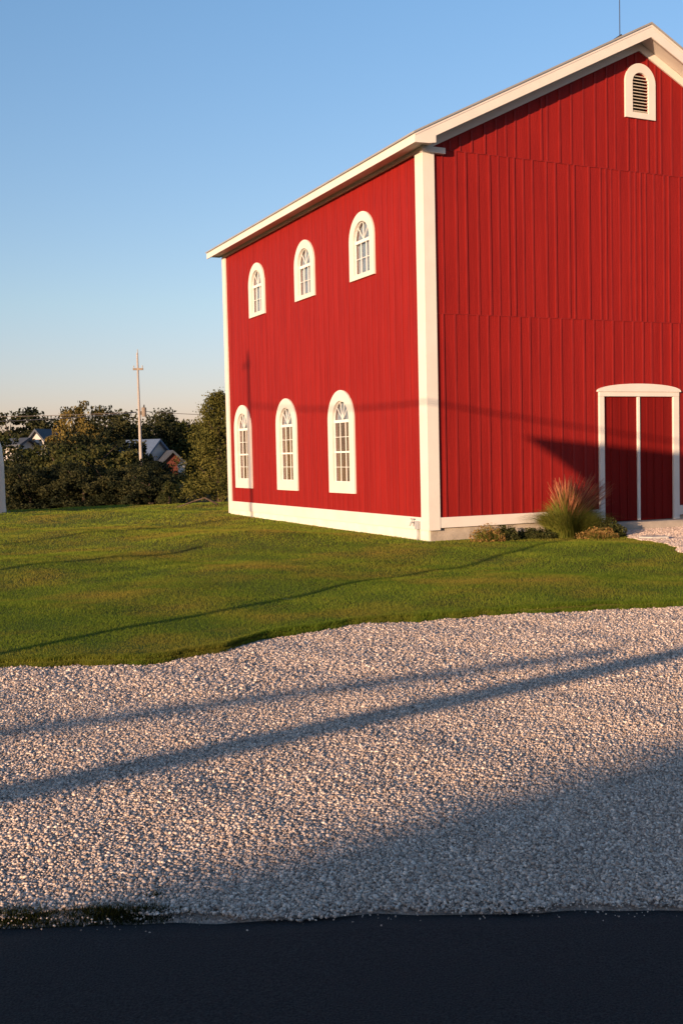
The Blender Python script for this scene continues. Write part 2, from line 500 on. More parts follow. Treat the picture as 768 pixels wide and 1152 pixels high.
for (ya, yb, dens, h_, w_) in ((8.5, 11.5, 9000, .024, .0046), (11.5, 15, 5400, .026, .006), (15, 20, 2700, .028, .0085), (20, 27, 1200, .030, .013), (27, 41, 460, .034, .022)):
    xa = .345 * yb + 1.5
    n = int((yb - ya) * 2 * xa * dens)
    x = rng.uniform(-xa, xa, n); y = rng.uniform(ya, yb, n)
    k = (y > edge_y(x) - .05 * rng.random(n) ** 2 - .01) & ~in_barn(x, y) & ~apron(x, y) & (np.abs(x) < .345 * y + 1.5)
    # hidden behind the barn
    x, y = x[k], y[k]
    cl = np.array(np.sin(x * 2.1 + np.sin(y * 1.3) * 2) * np.sin(y * 2.7 + np.cos(x * 1.7) * 2))
    hh = h_ * rng.uniform(.6, 1.3, len(x)) * (1 + .18 * cl)
    fr = (y < edge_y(x) + .12)
    hh = np.where(fr, hh * 1.25, hh)
    far_ = smooth01((y - 15) / 10)
    mow = .9 * np.sin((x * .77 + y * .64) * 5.2 + .6 * np.sin(y * .9))
    tone = np.clip(rng.normal(.40, .2, len(x)) + .13 * cl + .22 * far_ + .10 * mow, 0, 1)
    hh = hh * (1 + .10 * mow)
    parts.append((x, y, H(x, y) - .004, hh, np.full(len(x), w_), tone))
n = 90000
x = rng.uniform(-4.2, 5.2, n); y = edge_y(x) - .035 + .16 * rng.random(n) ** 1.4
ragged = .03 * np.sin(x * 23) * np.sin(x * 7.7) + .02
y = y - ragged
parts.append((x, y, np.where(y < edge_y(x), -.055, H(x, y)) - .004, rng.uniform(.018, .048, n) + np.where(y < edge_y(x), .02, 0), np.full(n, .0045), np.clip(rng.normal(.38, .22, n), 0, 1)))
cat_ = [np.concatenate([p[i] for p in parts]) for i in range(6)]
tag(blades('lawn_grass', cat_[0], cat_[1], cat_[2], cat_[3], cat_[4], .9, M['blade'], cat_[5]), 'short mown green lawn grass with tan dry patches around the barn', 'grass', kind='stuff')
# weeds at the road edge, lower left
wx_ = []; wy_ = []
for (cx_, cy_, rx_, ry_, n) in ((-.86, 3.95, .18, .045, 2000), (-1.25, 3.93, .15, .05, 1500), (-1.02, 3.88, .22, .03, 1500), (-2.0, 3.95, .5, .09, 3000), (-.76, 4.1, .03, .02, 60)):
    wx_.append(rng.normal(cx_, rx_ * .6, n)); wy_.append(rng.normal(cy_, ry_ * .6, n))
x = np.concatenate(wx_); y = np.concatenate(wy_)
tag(blades('verge_grass', x, y, gz(x, y), rng.uniform(.012, .034, len(x)), np.full(len(x), .004), .9, M['weed'], np.clip(rng.normal(.3, .2, len(x)), 0, 1)), 'low dark weeds growing between gravel and asphalt in the shade', 'weeds', kind='stuff')

# apron gravel before the door
xs = np.arange(4.0, 16, .1)
bx = []
X, Y = [], []
t_ = np.linspace(.6, 15.0, 180); o_ = np.linspace(-.02, 6.8, 100)
T, O = np.meshgrid(t_, o_)
Xw = CX + T * math.cos(TH) + O * math.sin(TH); Yw = CY + T * math.sin(TH) - O * math.cos(TH)
Zw = H(Xw, Yw) + np.where(apron(Xw, Yw), .012, -.06)
v = np.stack([Xw.ravel(), Yw.ravel(), Zw.ravel()], 1)
i = np.arange(T.size).reshape(T.shape)
f = np.stack([i[:-1, :-1].ravel(), i[:-1, 1:].ravel(), i[1:, 1:].ravel(), i[1:, :-1].ravel()], 1)
M['apron'] = mat('apron_gravel', (.50, .43, .36), .95, scale=30, col2=(.33, .27, .22), bump=.8, bscale=40, spec=.1, detail=8)
tag(np_obj('path', v, f, M['apron'], smooth=True), kind='structure')
n = 90000
t_ = rng.uniform(1.2, 9, n); o_ = rng.uniform(0, 6.2, n)
x = CX + t_ * math.cos(TH) + o_ * math.sin(TH); y = CY + t_ * math.sin(TH) - o_ * math.cos(TH)
k = apron(x, y); x, y = x[k], y[k]
sz = rng.uniform(.008, .019, len(x))
tag(pebbles('path_gravel', x, y, H(x, y) + .014, sz), 'pale gravel apron leading up to the barn doors', 'gravel', kind='stuff')

# ------------------------------------------------------------------ the barn
barn = tag(empty('barn', (CX, CY, 0), TH), 'large red board and batten barn with white trim and arched windows', 'barn')
def LEFT(a, b, d):  return (-d, a, b)      # a = along the left wall, b = height, d = outward
def GAB(a, b, d):   return (a, -d, b)      # a = along the gable wall
Z_BASE, Z_SEAM1, Z_SEAM2 = .40, 4.34, 7.46
PITCHR = .497
def roof_z(x):
    return 7.63 + PITCHR * (min(x, BARN_W - x) + .40)
def arch(cx, w, z0, ztop, n=20):
    r = w / 2
    zs = ztop - r
    p = [(cx - r, z0), (cx + r, z0)]
    p += [(cx + r * math.cos(math.pi * i / n), zs + r * math.sin(math.pi * i / n)) for i in range(n + 1)]
    return p
UP = [(2.66, 5.42, 6.82, 1.18, 5.525, .78), (5.77, 5.42, 6.81, 1.18, 5.525, .78), (9.0, 5.42, 6.82, 1.16, 5.525, .76)]
LO = [(3.90, .80, 3.12, 1.36, 1.05, .88), (7.16, .80, 3.12, 1.34, 1.05, .87), (10.38, .80, 3.12, 1.33, 1.05, .86)]
WINS = UP + LO
def inner_top(w):
    cx, z0, zt, W, zi, wi = w
    return zt - W / 2 + wi / 2
holes = [arch(w[0], w[5], w[4], inner_top(w)) for w in WINS]
TW = .13
mb = MB()
wtop = roof_z(0) - .06 * 1
mb.sheet_holes([(0, .19), (BARN_L, .19), (BARN_L, wtop - .12), (0, wtop - .12)], holes, LEFT, 0, -TW)
DOOR = (4.19, 6.05, .13, 2.76)
VENT = (5.22, 8.565, 9.70, .80, 8.68, .42)
vi_top = VENT[2] - VENT[3] / 2 + VENT[5] / 2
gab_prof = [(TW, .19), (DOOR[0], .19), (DOOR[0], DOOR[3]), (DOOR[1], DOOR[3]), (DOOR[1], .19), (BARN_W - TW, .19),
            (BARN_W - TW, roof_z(TW) - .13), (BARN_W / 2, roof_z(BARN_W / 2) - .13), (TW, roof_z(TW) - .13)]
mb.sheet_holes(gab_prof, [arch(VENT[0], VENT[5], VENT[4], vi_top)], GAB, 0, -TW)
back = [(TW, .0), (BARN_W - TW, .0), (BARN_W - TW, roof_z(TW) - .13), (BARN_W / 2, roof_z(BARN_W / 2) - .13), (TW, roof_z(TW) - .13)]
mb.prism(back, lambda a, b, d: (a, BARN_L + d, b), 0, -TW)
mb.box(BARN_W - TW, BARN_W, 0, BARN_L, .0, wtop - .12)
mb.build('wall', M['red'], barn)

# battens (surface pattern of the siding, one mesh per wall)
def split(z0, z1, x, wins):
    segs = [(z0, z1)]
    for w in wins:
        cx, zb, zt, W = w[:4]
        if abs(x - cx) < W / 2 - .07:
            out = []
            for a, b in segs:
                lo, hi = zb + .06, zt - .08 - max(0, (abs(x - cx) / (W / 2)) ** 2 * W / 2 * .8)
                if hi <= a or lo >= b: out.append((a, b)); continue
                if a < lo: out.append((a, lo))
                if hi < b: out.append((hi, b))
            segs = out
    return [s for s in segs if s[1] - s[0] > .03]
bt = MB()
tiers = [(Z_BASE, Z_SEAM1 - .004), (Z_SEAM1 + .008, Z_SEAM2 - .004), (Z_SEAM2 + .008, 20)]
for ti, (za, zb) in enumerate(tiers):
    x = .34 + .04 * ti
    while x < BARN_W - .2:
        w = random.choice((.036, .040, .046))
        d = random.uniform(.011, .022)
        zt = min(zb, roof_z(x - .03) - .45, roof_z(x + .05) - .45)
        dw = (5.12, DOOR[2] - .2, 2.99, 2.12)
        if zt > za:
            for a, b in split(za, zt, x + w / 2, [VENT]):
                if 4.08 < x + w / 2 < 6.2:
                    lim = 2.93
                    if b < lim: continue
                    a = max(a, lim)
                bt.box(x, x + w, -d, 0, a, b)
        x += random.choice((.235, .255, .262, .27, .285, .30)) if ti == 0 else random.choice((.14, .22, .27, .30, .33, .30, .37))
for z in (Z_SEAM1, Z_SEAM2):
    xa, xb = (.2, BARN_W - .2)
    bt.box(xa, xb, -.012, 0, z - .004, z + .008)
bt.build('gable_batten', M['red_batten'], barn)
bl = MB()
y = .40
while y < BARN_L - .25:
    for a, b in split(Z_BASE, 7.40, y + .02, WINS):
        bl.box(-random.uniform(.005, .010), 0, y, y + .04, a, b)
    y += random.choice((.25, .27, .29, .31))
bl.build('side_batten', M['red_batten'], barn)

# foundation
fd = MB()
fd.box(.03, DOOR[0] - .14, .03, .20, -.3, .19); fd.box(DOOR[1] + .16, BARN_W - .03, .03, .20, -.3, .19)
fd.box(DOOR[0] - .14, DOOR[1] + .16, .06, .24, -.3, .085)
fd.build('foundation', M['concrete'], barn)
MB().box(-.012, .17, .031, BARN_L - .02, -.3, .19).build('foundation', M['found_white'], barn)
MB().box(.2, BARN_W - TW - .01, .25, BARN_L - TW - .01, -.1, .06).build('floor', M['floor'], barn)
# baseboards
MB().box(.206, DOOR[0] - .127, -.045, 0, .20, .405).build('baseboard', M['white'], barn, bevel=.006)
MB().box(DOOR[1] + .157, BARN_W - .201, -.045, 0, .20, .405).build('baseboard', M['white'], barn, bevel=.006)
MB().box(-.045, -.001, .26, BARN_L - .2, .155, .405).build('baseboard', M['white'], barn, bevel=.006)
# corner boards
b = MB()
b.prism([(-.055, -.055), (.205, -.055), (.205, 0), (0, 0), (0, .25), (-.055, .25)], lambda a, c, d: (a, c, d), .16, 7.47)
b.build('corner_board', M['white'], barn, bevel=.005)
b = MB(); b.box(-.05, 0, BARN_L - .2, BARN_L + .05, .05, 7.47); b.build('corner_board', M['white'], barn, bevel=.005)
b = MB(); b.box(BARN_W - .2, BARN_W + .05, -.055, 0, .16, 7.47); b.build('corner_board', M['white'], barn, bevel=.005)
b = MB(); b.box(-.075, .44, -.085, 0, 7.36, 7.475); b.build('corner_cap', M['white'], barn, bevel=.004)
# frieze under the side soffit
MB().box(-.05, 0, .25, BARN_L - .2, 7.40, 7.475).build('frieze', M['white'], barn, bevel=.004)

# roof
OX, OY0, OY1 = .40, .40, .35
roof = MB()
prof = [(-OX - .03, roof_z(-OX - .03)), (BARN_W / 2, roof_z(BARN_W / 2)), (BARN_W + OX + .03, roof_z(-OX - .03)),
        (BARN_W + OX + .03, roof_z(-OX - .03) - .035), (BARN_W / 2, roof_z(BARN_W / 2) - .04), (-OX - .03, roof_z(-OX - .03) - .035)]
roof.prism(prof, lambda a, b, d: (a, d, b), -OY0 - .025, BARN_L + OY1 + .025)
roofo = roof.build('roof', M['roof'], barn)
fa = MB()
fa.box(-OX, -OX + .03, -OY0 + .031, BARN_L + OY1, 7.42, 7.60)
fa.build('eave_fascia', M['white'], roofo)
ra = MB()
def rk(x, dz): return roof_z(x) - dz
FH = .27
for sgn in (0, 1):
    mirror = (lambda x: x) if not sgn else (lambda x: BARN_W - x)
    pr = [(mirror(-OX), rk(-OX, .038)), (mirror(BARN_W / 2), rk(BARN_W / 2, .041)), (mirror(BARN_W / 2), rk(BARN_W / 2, FH + .03)), (mirror(.05), rk(.05, FH)), (mirror(.05), 7.455), (mirror(-.10), 7.43), (mirror(-OX), 7.42)]
    ra.prism(pr, lambda a, b, d: (a, d, b), -OY0, -OY0 + .03)
ra.build('rake_fascia', M['white'], roofo)
# shadow board / drip edge just under the roofing
dr = MB()
for sgn in (0, 1):
    mirror = (lambda x: x) if not sgn else (lambda x: BARN_W - x)
    pr = [(mirror(-OX), rk(-OX, .037)), (mirror(BARN_W / 2), rk(BARN_W / 2, .04)), (mirror(BARN_W / 2), rk(BARN_W / 2, .095)), (mirror(-OX), rk(-OX, .085))]
    dr.prism(pr, lambda a, b, d: (a, d, b), -OY0 - .007, -OY0 - .001)
dr.build('drip_edge', M['white'], roofo)
sf = MB()
for sgn in (0, 1):
    mirror = (lambda x: x) if not sgn else (lambda x: BARN_W - x)
    pr = [(mirror(.05), rk(.05, FH - .03)), (mirror(BARN_W / 2), rk(BARN_W / 2, FH - .0)), (mirror(BARN_W / 2), rk(BARN_W / 2, FH - .04)), (mirror(.05), rk(.05, FH - .06))]
    sf.prism(pr, lambda a, b, d: (a, d, b), -OY0 + .031, -.001)
    x0, x1 = sorted((mirror(-OX + .031), mirror(-.001)))
    sf.box(x0, x1, -OY0 + .031, BARN_L + OY1 - .01, 7.476, 7.49)
    x0, x1 = sorted((mirror(.001), mirror(.05)))
    sf.box(x0, x1, -OY0 + .031, -.001, 7.476, 7.66)
sf.build('soffit', M['white'], roofo)
rf = MB()
rf.prism([(.001, rk(.001, .255)), (BARN_W / 2, rk(BARN_W / 2, .275)), (BARN_W - .001, rk(.001, .255)), (BARN_W - .001, rk(.001, .43)), (BARN_W / 2, rk(BARN_W / 2, .45)), (.16, rk(.16, .43)), (.16, 7.478), (.001, 7.478)], GAB, .034, .0)
rf.build('rake_frieze', M['white'], barn, bevel=.004)
# lightning rod
lr = MB()
bxp = 4.42; bz = roof_z(bxp)
lr.tube([(bxp, -.36, bz - .02), (bxp, -.36, bz + 1.35), (bxp, -.36, bz + 1.5)], [.009, .007, .001], 6)
lr.prism([(bxp - .22, roof_z(bxp - .22) - .005), (bxp + .05, roof_z(bxp + .05) - .005), (bxp + .03, roof_z(bxp + .03) + .035)], lambda a, b, d: (a, d, b), -.38, -.33)
lr.build('lightning_rod', M['dark'], roofo)

def window(w, lower):
    cx, z0, zt, W, zi, wi = w
    it = inner_top(w)
    ri = wi / 2
    zs = it - ri
    e = bpy.data.objects.new('window', None); COL.objects.link(e); e.parent = barn
    fr = MB(); fr.sheet_holes(arch(cx, W, z0, zt, 28), [arch(cx, wi + .002, zi, it, 28)], LEFT, .048, .0)
    fr.build('frame', M['white'], e, bevel=.006)
    sash = MB(); t = .017
    outer = arch(cx, wi - .002, zi + .001, it - .001, 24)
    hole_top = [(cx + (ri - t) * math.cos(math.pi * i / 20), zs + t * .9 + (ri - t) * math.sin(math.pi * i / 20) * .96) for i in range(21)]
    rows = []
    top_of_lower = zs - .05
    if lower:
        mid = (zi + t + top_of_lower) / 2
        hl = [[(cx - ri + t, zi + t), (cx + ri - t, zi + t), (cx + ri - t, mid - .02), (cx - ri + t, mid - .02)],
              [(cx - ri + t, mid + .02), (cx + ri - t, mid + .02), (cx + ri - t, top_of_lower), (cx - ri + t, top_of_lower)]]
    else:
        hl = [[(cx - ri + t, zi + t * .7), (cx + ri - t, zi + t * .7), (cx + ri - t, top_of_lower), (cx - ri + t, top_of_lower)]]
    sash.sheet_holes(outer, hl + [hole_top], LEFT, -.001, -.036)
    sash.build('sash', M['sash'], e)
    mu = MB()
    for hh in hl:
        a0, a1, b0, b1 = hh[0][0], hh[1][0], hh[0][1], hh[2][1]
        for k in (1, 2):
            xx = a0 + (a1 - a0) * k / 3
            mu.box(.012, .030, xx - .0065, xx + .0065, b0, b1)
        zz = (b0 + b1) / 2
        mu.box(.014, .029, a0, a1, zz - .006, zz + .006)
    # fan bars
    for ang in ((50, 90, 130) if not lower else (45, 75, 105, 135)):
        ca, sa = math.cos(R(ang)), math.sin(R(ang))
        r0, r1 = .0, ri - t
        px0, pz0 = cx, zs + t * .9
        nx, nz = -sa * .006, ca * .006
        pr = [(px0 + nx, pz0 + nz), (px0 - nx, pz0 - nz), (px0 + ca * r1 - nx, pz0 + sa * r1 * .96 - nz), (px0 + ca * r1 + nx, pz0 + sa * r1 * .96 + nz)]
        mu.prism(pr, LEFT, -.013, -.030)
    mu.build('muntin', M['sash'], e)
    pn = MB(); pn.prism(arch(cx, wi - .02, zi + .01, it - .01, 20), LEFT, -.038, -.042)
    pn.build('pane', M['glass'], e)
    bi = MB()  # panels behind the glass carry the reflected tones in their colour
    if lower:
        bi.box(.085, .092, cx - ri - .0, cx + ri + .0, zi - .0, zs - .02)
        bi.build('blind', M['blind_brown'], e)
        bi = MB(); bi.box(.085, .092, cx - ri, cx + ri, zs - .018, it)
        bi.build('blind', M['blind_grey'], e)
    else:
        bi.box(.085, .092, cx - ri, cx + ri, zi, it)
        bi.build('blind', M['blind_grey'], e)
    return e
for w in UP: window(w, False)
for w in LO: window(w, True)

# gable vent
vt = bpy.data.objects.new('vent', None); COL.objects.link(vt); vt.parent = barn
f = MB(); f.sheet_holes(arch(VENT[0], VENT[3], VENT[1], VENT[2], 24), [arch(VENT[0], VENT[5], VENT[4], vi_top, 20)], GAB, .045, 0)
f.build('frame', M['white'], vt, bevel=.006)
lv = MB()
nl = 12
zs = vi_top - VENT[5] / 2
for k in range(nl):
    z = VENT[4] + .03 + k * (vi_top - VENT[4] - .05) / nl
    hw = VENT[5] / 2 - .002
    if z > zs: hw = math.sqrt(max(.0005, hw * hw - (z - zs) ** 2))
    x0, x1 = VENT[0] - hw, VENT[0] + hw
    lv.add([(x0, -.03, z), (x1, -.03, z), (x1, .045, z + .035), (x0, .045, z + .035), (x0, -.03, z + .014), (x1, -.03, z + .014), (x1, .045, z + .049), (x0, .045, z + .049)],
           [(0, 1, 2, 3), (4, 7, 6, 5), (0, 4, 5, 1), (2, 6, 7, 3), (0, 3, 7, 4), (1, 5, 6, 2)])
lv.box(VENT[0] - VENT[5] / 2, VENT[0] + VENT[5] / 2, -.03, .02, VENT[4], VENT[4] + .02)
lv.build('louver', M['louver'], vt)
MB().prism(arch(VENT[0], VENT[5] - .01, VENT[4] + .01, vi_top - .01), GAB, -.10, -.11).build('backing', M['inside'], vt)

# double door
dr = bpy.data.objects.new('door', None); COL.objects.link(dr); dr.parent = barn
x0, x1, z0, z1 = DOOR
f = MB()
f.box(x0 - .125, x0, -.055, .0, .10, z1 - .001)
f.box(x1, x1 + .155, -.055, .0, .10, z1 - .001)
f.box(x0 - .125, x1 + .155, -.058, .0, z1, z1 + .095)
f.build('frame', M['white'], dr, bevel=.005)
cxm = (x0 + x1 + .03) / 2
hw = (x1 - x0 + .36) / 2
arc = [(cxm - hw, z1 + .097), (cxm + hw, z1 + .097)] + [(cxm + hw * math.cos(math.pi * i / 24), z1 + .105 + .165 * math.sin(math.pi * i / 24) ** .9) for i in range(1, 24)]
MB().prism(arc, GAB, .075, 0).build('arched_head', M['white'], dr, bevel=.005)
mid = (x0 + x1) / 2
for a, bnd in ((x0 + .004, mid - .032), (mid + .032, x1 - .004)):
    dl = MB(); dl.box(a, bnd, .012, .05, z0, z1 - .004)
    xx = a + .2
    while xx < bnd - .1:
        dl.box(xx, xx + .035, -.002, .012, z0 + .01, z1 - .02); xx += random.choice((.2, .23, .26))
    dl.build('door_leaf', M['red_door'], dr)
MB().box(mid - .03, mid + .03, -.03, .04, z0, z1 - .002).build('astragal', M['white'], dr, bevel=.004)
MB().box(x0 - .12, x1 + .15, -.34, .06, -.05, z0 - .012).build('threshold', M['concrete'], dr, bevel=.008)
# outdoor tap and meter box near the corner
hb = MB()
hb.box(-.11, -.046, .30, .42, .17, .33)
hb.build('meter_box', M['galv'], barn, bevel=.008)
hb = MB()
hb.tube([(-.05, .50, .30), (-.14, .50, .30), (-.17, .50, .24)], .018, 8); hb.tube([(-.12, .50, .30), (-.12, .50, .37)], .010, 6)
hb.tube([(-.12, .45, .37), (-.12, .55, .37)], .014, 6)
hb.tube([(-.08, .36, .17), (-.08, .36, -.05)], .018, 8)
hb.build('tap', M['galv'], barn, smooth=True)

# ------------------------------------------------------------------ ornamental plants by the gable wall
def clump(n, height, spread, width, droop, bias=(0, 0), segs=5, base=.12):
    """arching strap leaves; returns verts, faces(quads)"""
    V = []; Fq = []; T = []
    for _ in range(n):
        a = random.uniform(0, 2 * math.pi); r = random.random() ** .6
        bx, by = math.cos(a) * base * r, math.sin(a) * base * r
        a2 = a + random.uniform(-.5, .5)
        out = spread * r * random.uniform(.6, 1.1)
        hx, hy = math.cos(a2) * out + bias[0], math.sin(a2) * out + bias[1]
        h = height * random.uniform(.65, 1.05) * (1 - .25 * r)
        w = width * random.uniform(.7, 1.2)
        px, py = -math.sin(a2 + .9), math.cos(a2 + .9)
        tone = random.random()
        o = len(V)
        for k in range(segs + 1):
            u = k / segs
            ww = w * (1 - u ** 1.5) + .0008
            cx_ = bx + hx * u ** 1.6; cy_ = by + hy * u ** 1.6; cz = h * (u - droop * r * u ** 3)
            V += [(cx_ - px * ww / 2, cy_ - py * ww / 2, cz), (cx_ + px * ww / 2, cy_ + py * ww / 2, cz)]
        for k in range(segs):
            Fq.append((o + 2 * k, o + 2 * k + 1, o + 2 * k + 3, o + 2 * k + 2)); T.append(tone)
    return np.array(V), np.array(Fq), np.array(T)
def gab_world(t, off):
    x = CX + t * math.cos(TH) + off * math.sin(TH); y = CY + t * math.sin(TH) - off * math.cos(TH)
    return x, y, Hs(x, y)

def fountain(t, off, n, h, spread, name, label):
    x, y, z = gab_world(t, off)
    root = tag(empty(name, (x, y, z - .02)), label, 'grass plant')
    V, Fq, T = clump(n, h * .80, spread * 1.45, .008, .55, bias=(.02, 0), base=.34)
    np_obj('leaf_blade', V, Fq, M['ogreen'], T, root)
    # plumes on stems, leaning to the right
    V = []; Fq = []; T = []
    for _ in range(420):
        a = random.uniform(0, 2 * math.pi); r = random.random() ** .5
        ex = math.cos(a) * r * spread * 1.1 + .22 + random.uniform(0, .12); ey = math.sin(a) * r * spread * .6
        hh = h * random.uniform(.62, 1.10) * (1 - .22 * r)
        tone = random.random()
        pts = []
        for k in range(7):
            u = k / 6
            pts.append((ex * u ** 1.5 + .05 * math.cos(a), ey * u ** 1.5 + .05 * math.sin(a), hh * (u - .08 * u ** 3)))
        o = len(V)
        pa = random.uniform(0, math.pi)
        for k, p in enumerate(pts):
            u = k / 6
            ww = .0015 if u < .55 else .0055 * (1 - abs(u - .80) * 3.6) + .0015
            V += [(p[0] - math.cos(pa) * ww, p[1] - math.sin(pa) * ww, p[2]), (p[0] + math.cos(pa) * ww, p[1] + math.sin(pa) * ww, p[2])]
        for k in range(6):
            Fq.append((o + 2 * k, o + 2 * k + 1, o + 2 * k + 3, o + 2 * k + 2)); T.append(tone)
    np_obj('plume', np.array(V), np.array(Fq), M['plume'], np.array(T), root)
    return root
fountain(2.72, .72, 4200, 1.42, .56, 'fountain_grass', 'tall fountain grass clump with reddish plumes beside the barn door')

def shrub(t, off, n, rx, ry, h, material, name, label, cat, leaf=.035, blades_n=0, bmat=None):
    x, y, z = gab_world(t, off)
    root = tag(empty(name, (x, y, z - .02)), label, cat)
    th = rng.uniform(0, 2 * math.pi, n); ph = np.arccos(rng.uniform(0, 1, n)); rr = rng.uniform(.35, 1, n) ** .5
    lump = 1 + .22 * np.sin(3 * th + 1) * np.sin(4 * ph)
    c = np.stack([rx * rr * np.sin(ph) * np.cos(th) * lump, ry * rr * np.sin(ph) * np.sin(th) * lump, h * rr * np.cos(ph) * lump + .02], 1)
    leaf_cloud('foliage', c, leaf, material, root)
    if blades_n:
        V, Fq, T = clump(blades_n, h * 1.25, rx * 1.1, .012, .4, base=rx * .5)
        np_obj('leaf_blade', V, Fq, bmat, T, root)
    return root

def leaf_cloud(name, c, size, material, parent, aspect=.6, flat=0.0, tones=None):
    n = len(c)
    u = rng.standard_normal((n, 3)); u /= np.linalg.norm(u, axis=1)[:, None]
    w = rng.standard_normal((n, 3)); w -= (w * u).sum(1)[:, None] * u; w /= np.linalg.norm(w, axis=1)[:, None]
    s = (size * rng.uniform(.6, 1.4, n))[:, None]
    v = np.stack([c - u * s, c + w * s * aspect, c + u * s, c - w * s * aspect], 1).reshape(-1, 3)
    f = np.arange(4 * n).reshape(-1, 4)
    if tones is None: tones = np.clip(rng.normal(.5, .25, n), 0, 1)
    return np_obj(name, v, f, material, tones, parent)

shrub(.86, .72, 1100, .34, .28, .32, M['dry'], 'dry_plant', 'small browning grass tuft by the gable wall near the barn corner', 'plant', .018, 420, M['ogreen'])
shrub(1.28, .66, 1800, .30, .24, .27, M['leaf_green'], 'green_plant', 'low dark green plant right of the browning tuft at the wall', 'plant', .022)
shrub(3.22, 1.05, 5200, .56, .34, .34, M['leaf_green'], 'low_shrub', 'low spreading green shrub in front of the plumed fountain grass', 'shrub', .024, 0)
shrub(2.85, 1.50, 2200, .42, .2, .2, M['dry'], 'edging_plant', 'low tan and green edging plant at the lawn side of the shrub', 'plant', .016, 420, M['ogreen'])
shrub(1.95, .66, 1900, .46, .24, .20, M['leaf_green'], 'ground_plant', 'dark low plant at the left foot of the fountain grass', 'plant', .022)  # foliage added where the dark mass is only shadow
# flat stone at the apron edge
x, y, z = gab_world(3.35, 2.5)
s_ = MB()
pr = [(math.cos(a) * r * .28, math.sin(a) * r * .16) for a, r in [(k * math.pi / 5, random.uniform(.8, 1.15)) for k in range(10)]]
s_.prism(pr, lambda a, b, d: (a, b, d), 0, .07)
so_ = s_.build('flat_stone', M['stone'], bevel=.015)
so_.location = (x, y, z - .01)
tag(so_, 'flat grey stone lying where the gravel apron meets the lawn', 'stone')

# ------------------------------------------------------------------ trees
def trunk_mesh(h, r, limbs, crown_r, z0):
    mb = MB()
    p = [(0, 0, -.8), (random.uniform(-.1, .1), 0, h * .35), (random.uniform(-.2, .2), random.uniform(-.2, .2), h * .7), (0, 0, h * .84)]
    mb.tube(p, [r * 1.3, r, r * .5, r * .1], 8)
    for k in range(limbs):
        a = random.uniform(0, 2 * math.pi); zz = z0 + (h * .8 - z0) * random.random()
        L = crown_r * random.uniform(.35, .6)
        mb.tube([(0, 0, zz), (math.cos(a) * L * .5, math.sin(a) * L * .5, zz + L * .35), (math.cos(a) * L, math.sin(a) * L, zz + L * .8)], [r * .4, r * .25, r * .06], 5)
    return mb

def broad_crown(h, cr, n_cl, per, z0=.18):
    """clump centres through an uneven ellipsoid; leaves round each centre"""
    C_ = []
    seedv = Vector((random.uniform(0, 100), random.uniform(0, 100), 0))
    while len(C_) < n_cl:
        u = Vector((random.uniform(-1, 1), random.uniform(-1, 1), random.uniform(-1, 1)))
        if u.length > 1 or u.length < .3: continue
        k = 1 + .55 * noise.noise(u.normalized() * 1.7 + seedv)
        if u.length > k * .92: continue
        zz = z0 * h + (u.z * .5 + .5) * h * (1 - z0)
        C_.append((u.x * cr, u.y * cr, zz))
    C_ = np.array(C_)
    cl_r = cr * rng.uniform(.10, .24, n_cl)
    c = np.repeat(C_, per, 0) + np.clip(rng.standard_normal((n_cl * per, 3)), -1.5, 1.5) * np.repeat(cl_r, per)[:, None] * np.array([1, 1, .7]) * .62
    t = np.repeat(rng.normal(.46, .32, n_cl), per) + rng.normal(0, .14, n_cl * per)
    return c, np.clip(t, 0, 1)

PROTO = {}
def make_proto(key, h, cr, material, n_cl, per, leaf, conifer=False):
    root = empty('broadleaf_tree' if not conifer else 'conifer_tree', (0, 0, 0))
    tm = trunk_mesh(h, h * .022 + .05, 9, cr, h * .2).build('trunk', M['bark'], root, smooth=True)
    if conifer:
        n = n_cl
        zc = rng.random(n) ** 1.25
        ang = rng.uniform(0, 2 * math.pi, n)
        rr = (1 - zc) ** .62 * cr * rng.uniform(.35, 1.08, n) * (1 + .16 * np.sin(ang * 3 + zc * 20))
        C_ = np.stack([np.cos(ang) * rr, np.sin(ang) * rr, h * (.04 + .94 * zc) + rr * .22], 1)
        c = np.repeat(C_, per, 0) + rng.standard_normal((n * per, 3)) * np.array([.13, .13, .11]) * cr * .62
        t = np.clip(np.repeat(rng.normal(.5, .22, n), per) + rng.normal(0, .12, n * per), 0, 1)
    else:
        c, t = broad_crown(h, cr, n_cl, per)
    leaf_cloud('crown', c, leaf, material, root, tones=t)
    PROTO[key] = [root, False]
def copy_tree(src):
    c = src.copy(); COL.objects.link(c)
    for ch in src.children:
        d = ch.copy(); COL.objects.link(d); d.parent = c
    return c
make_proto('dark1', 9, 4.2, M['leaf_dark'], 100, 130, .13)
make_proto('dark2', 8, 3.6, M['leaf_dark'], 90, 130, .13)
make_proto('green', 8, 3.8, M['leaf_green'], 95, 130, .125)
make_proto('gold', 9, 3.6, M['leaf_gold'], 95, 130, .125)
make_proto('ever', 5.2, 2.1, M['leaf_ever'], 620, 40, .05, True)
make_proto('cone', 3.2, 1.5, M['leaf_green'], 160, 30, .07, True)

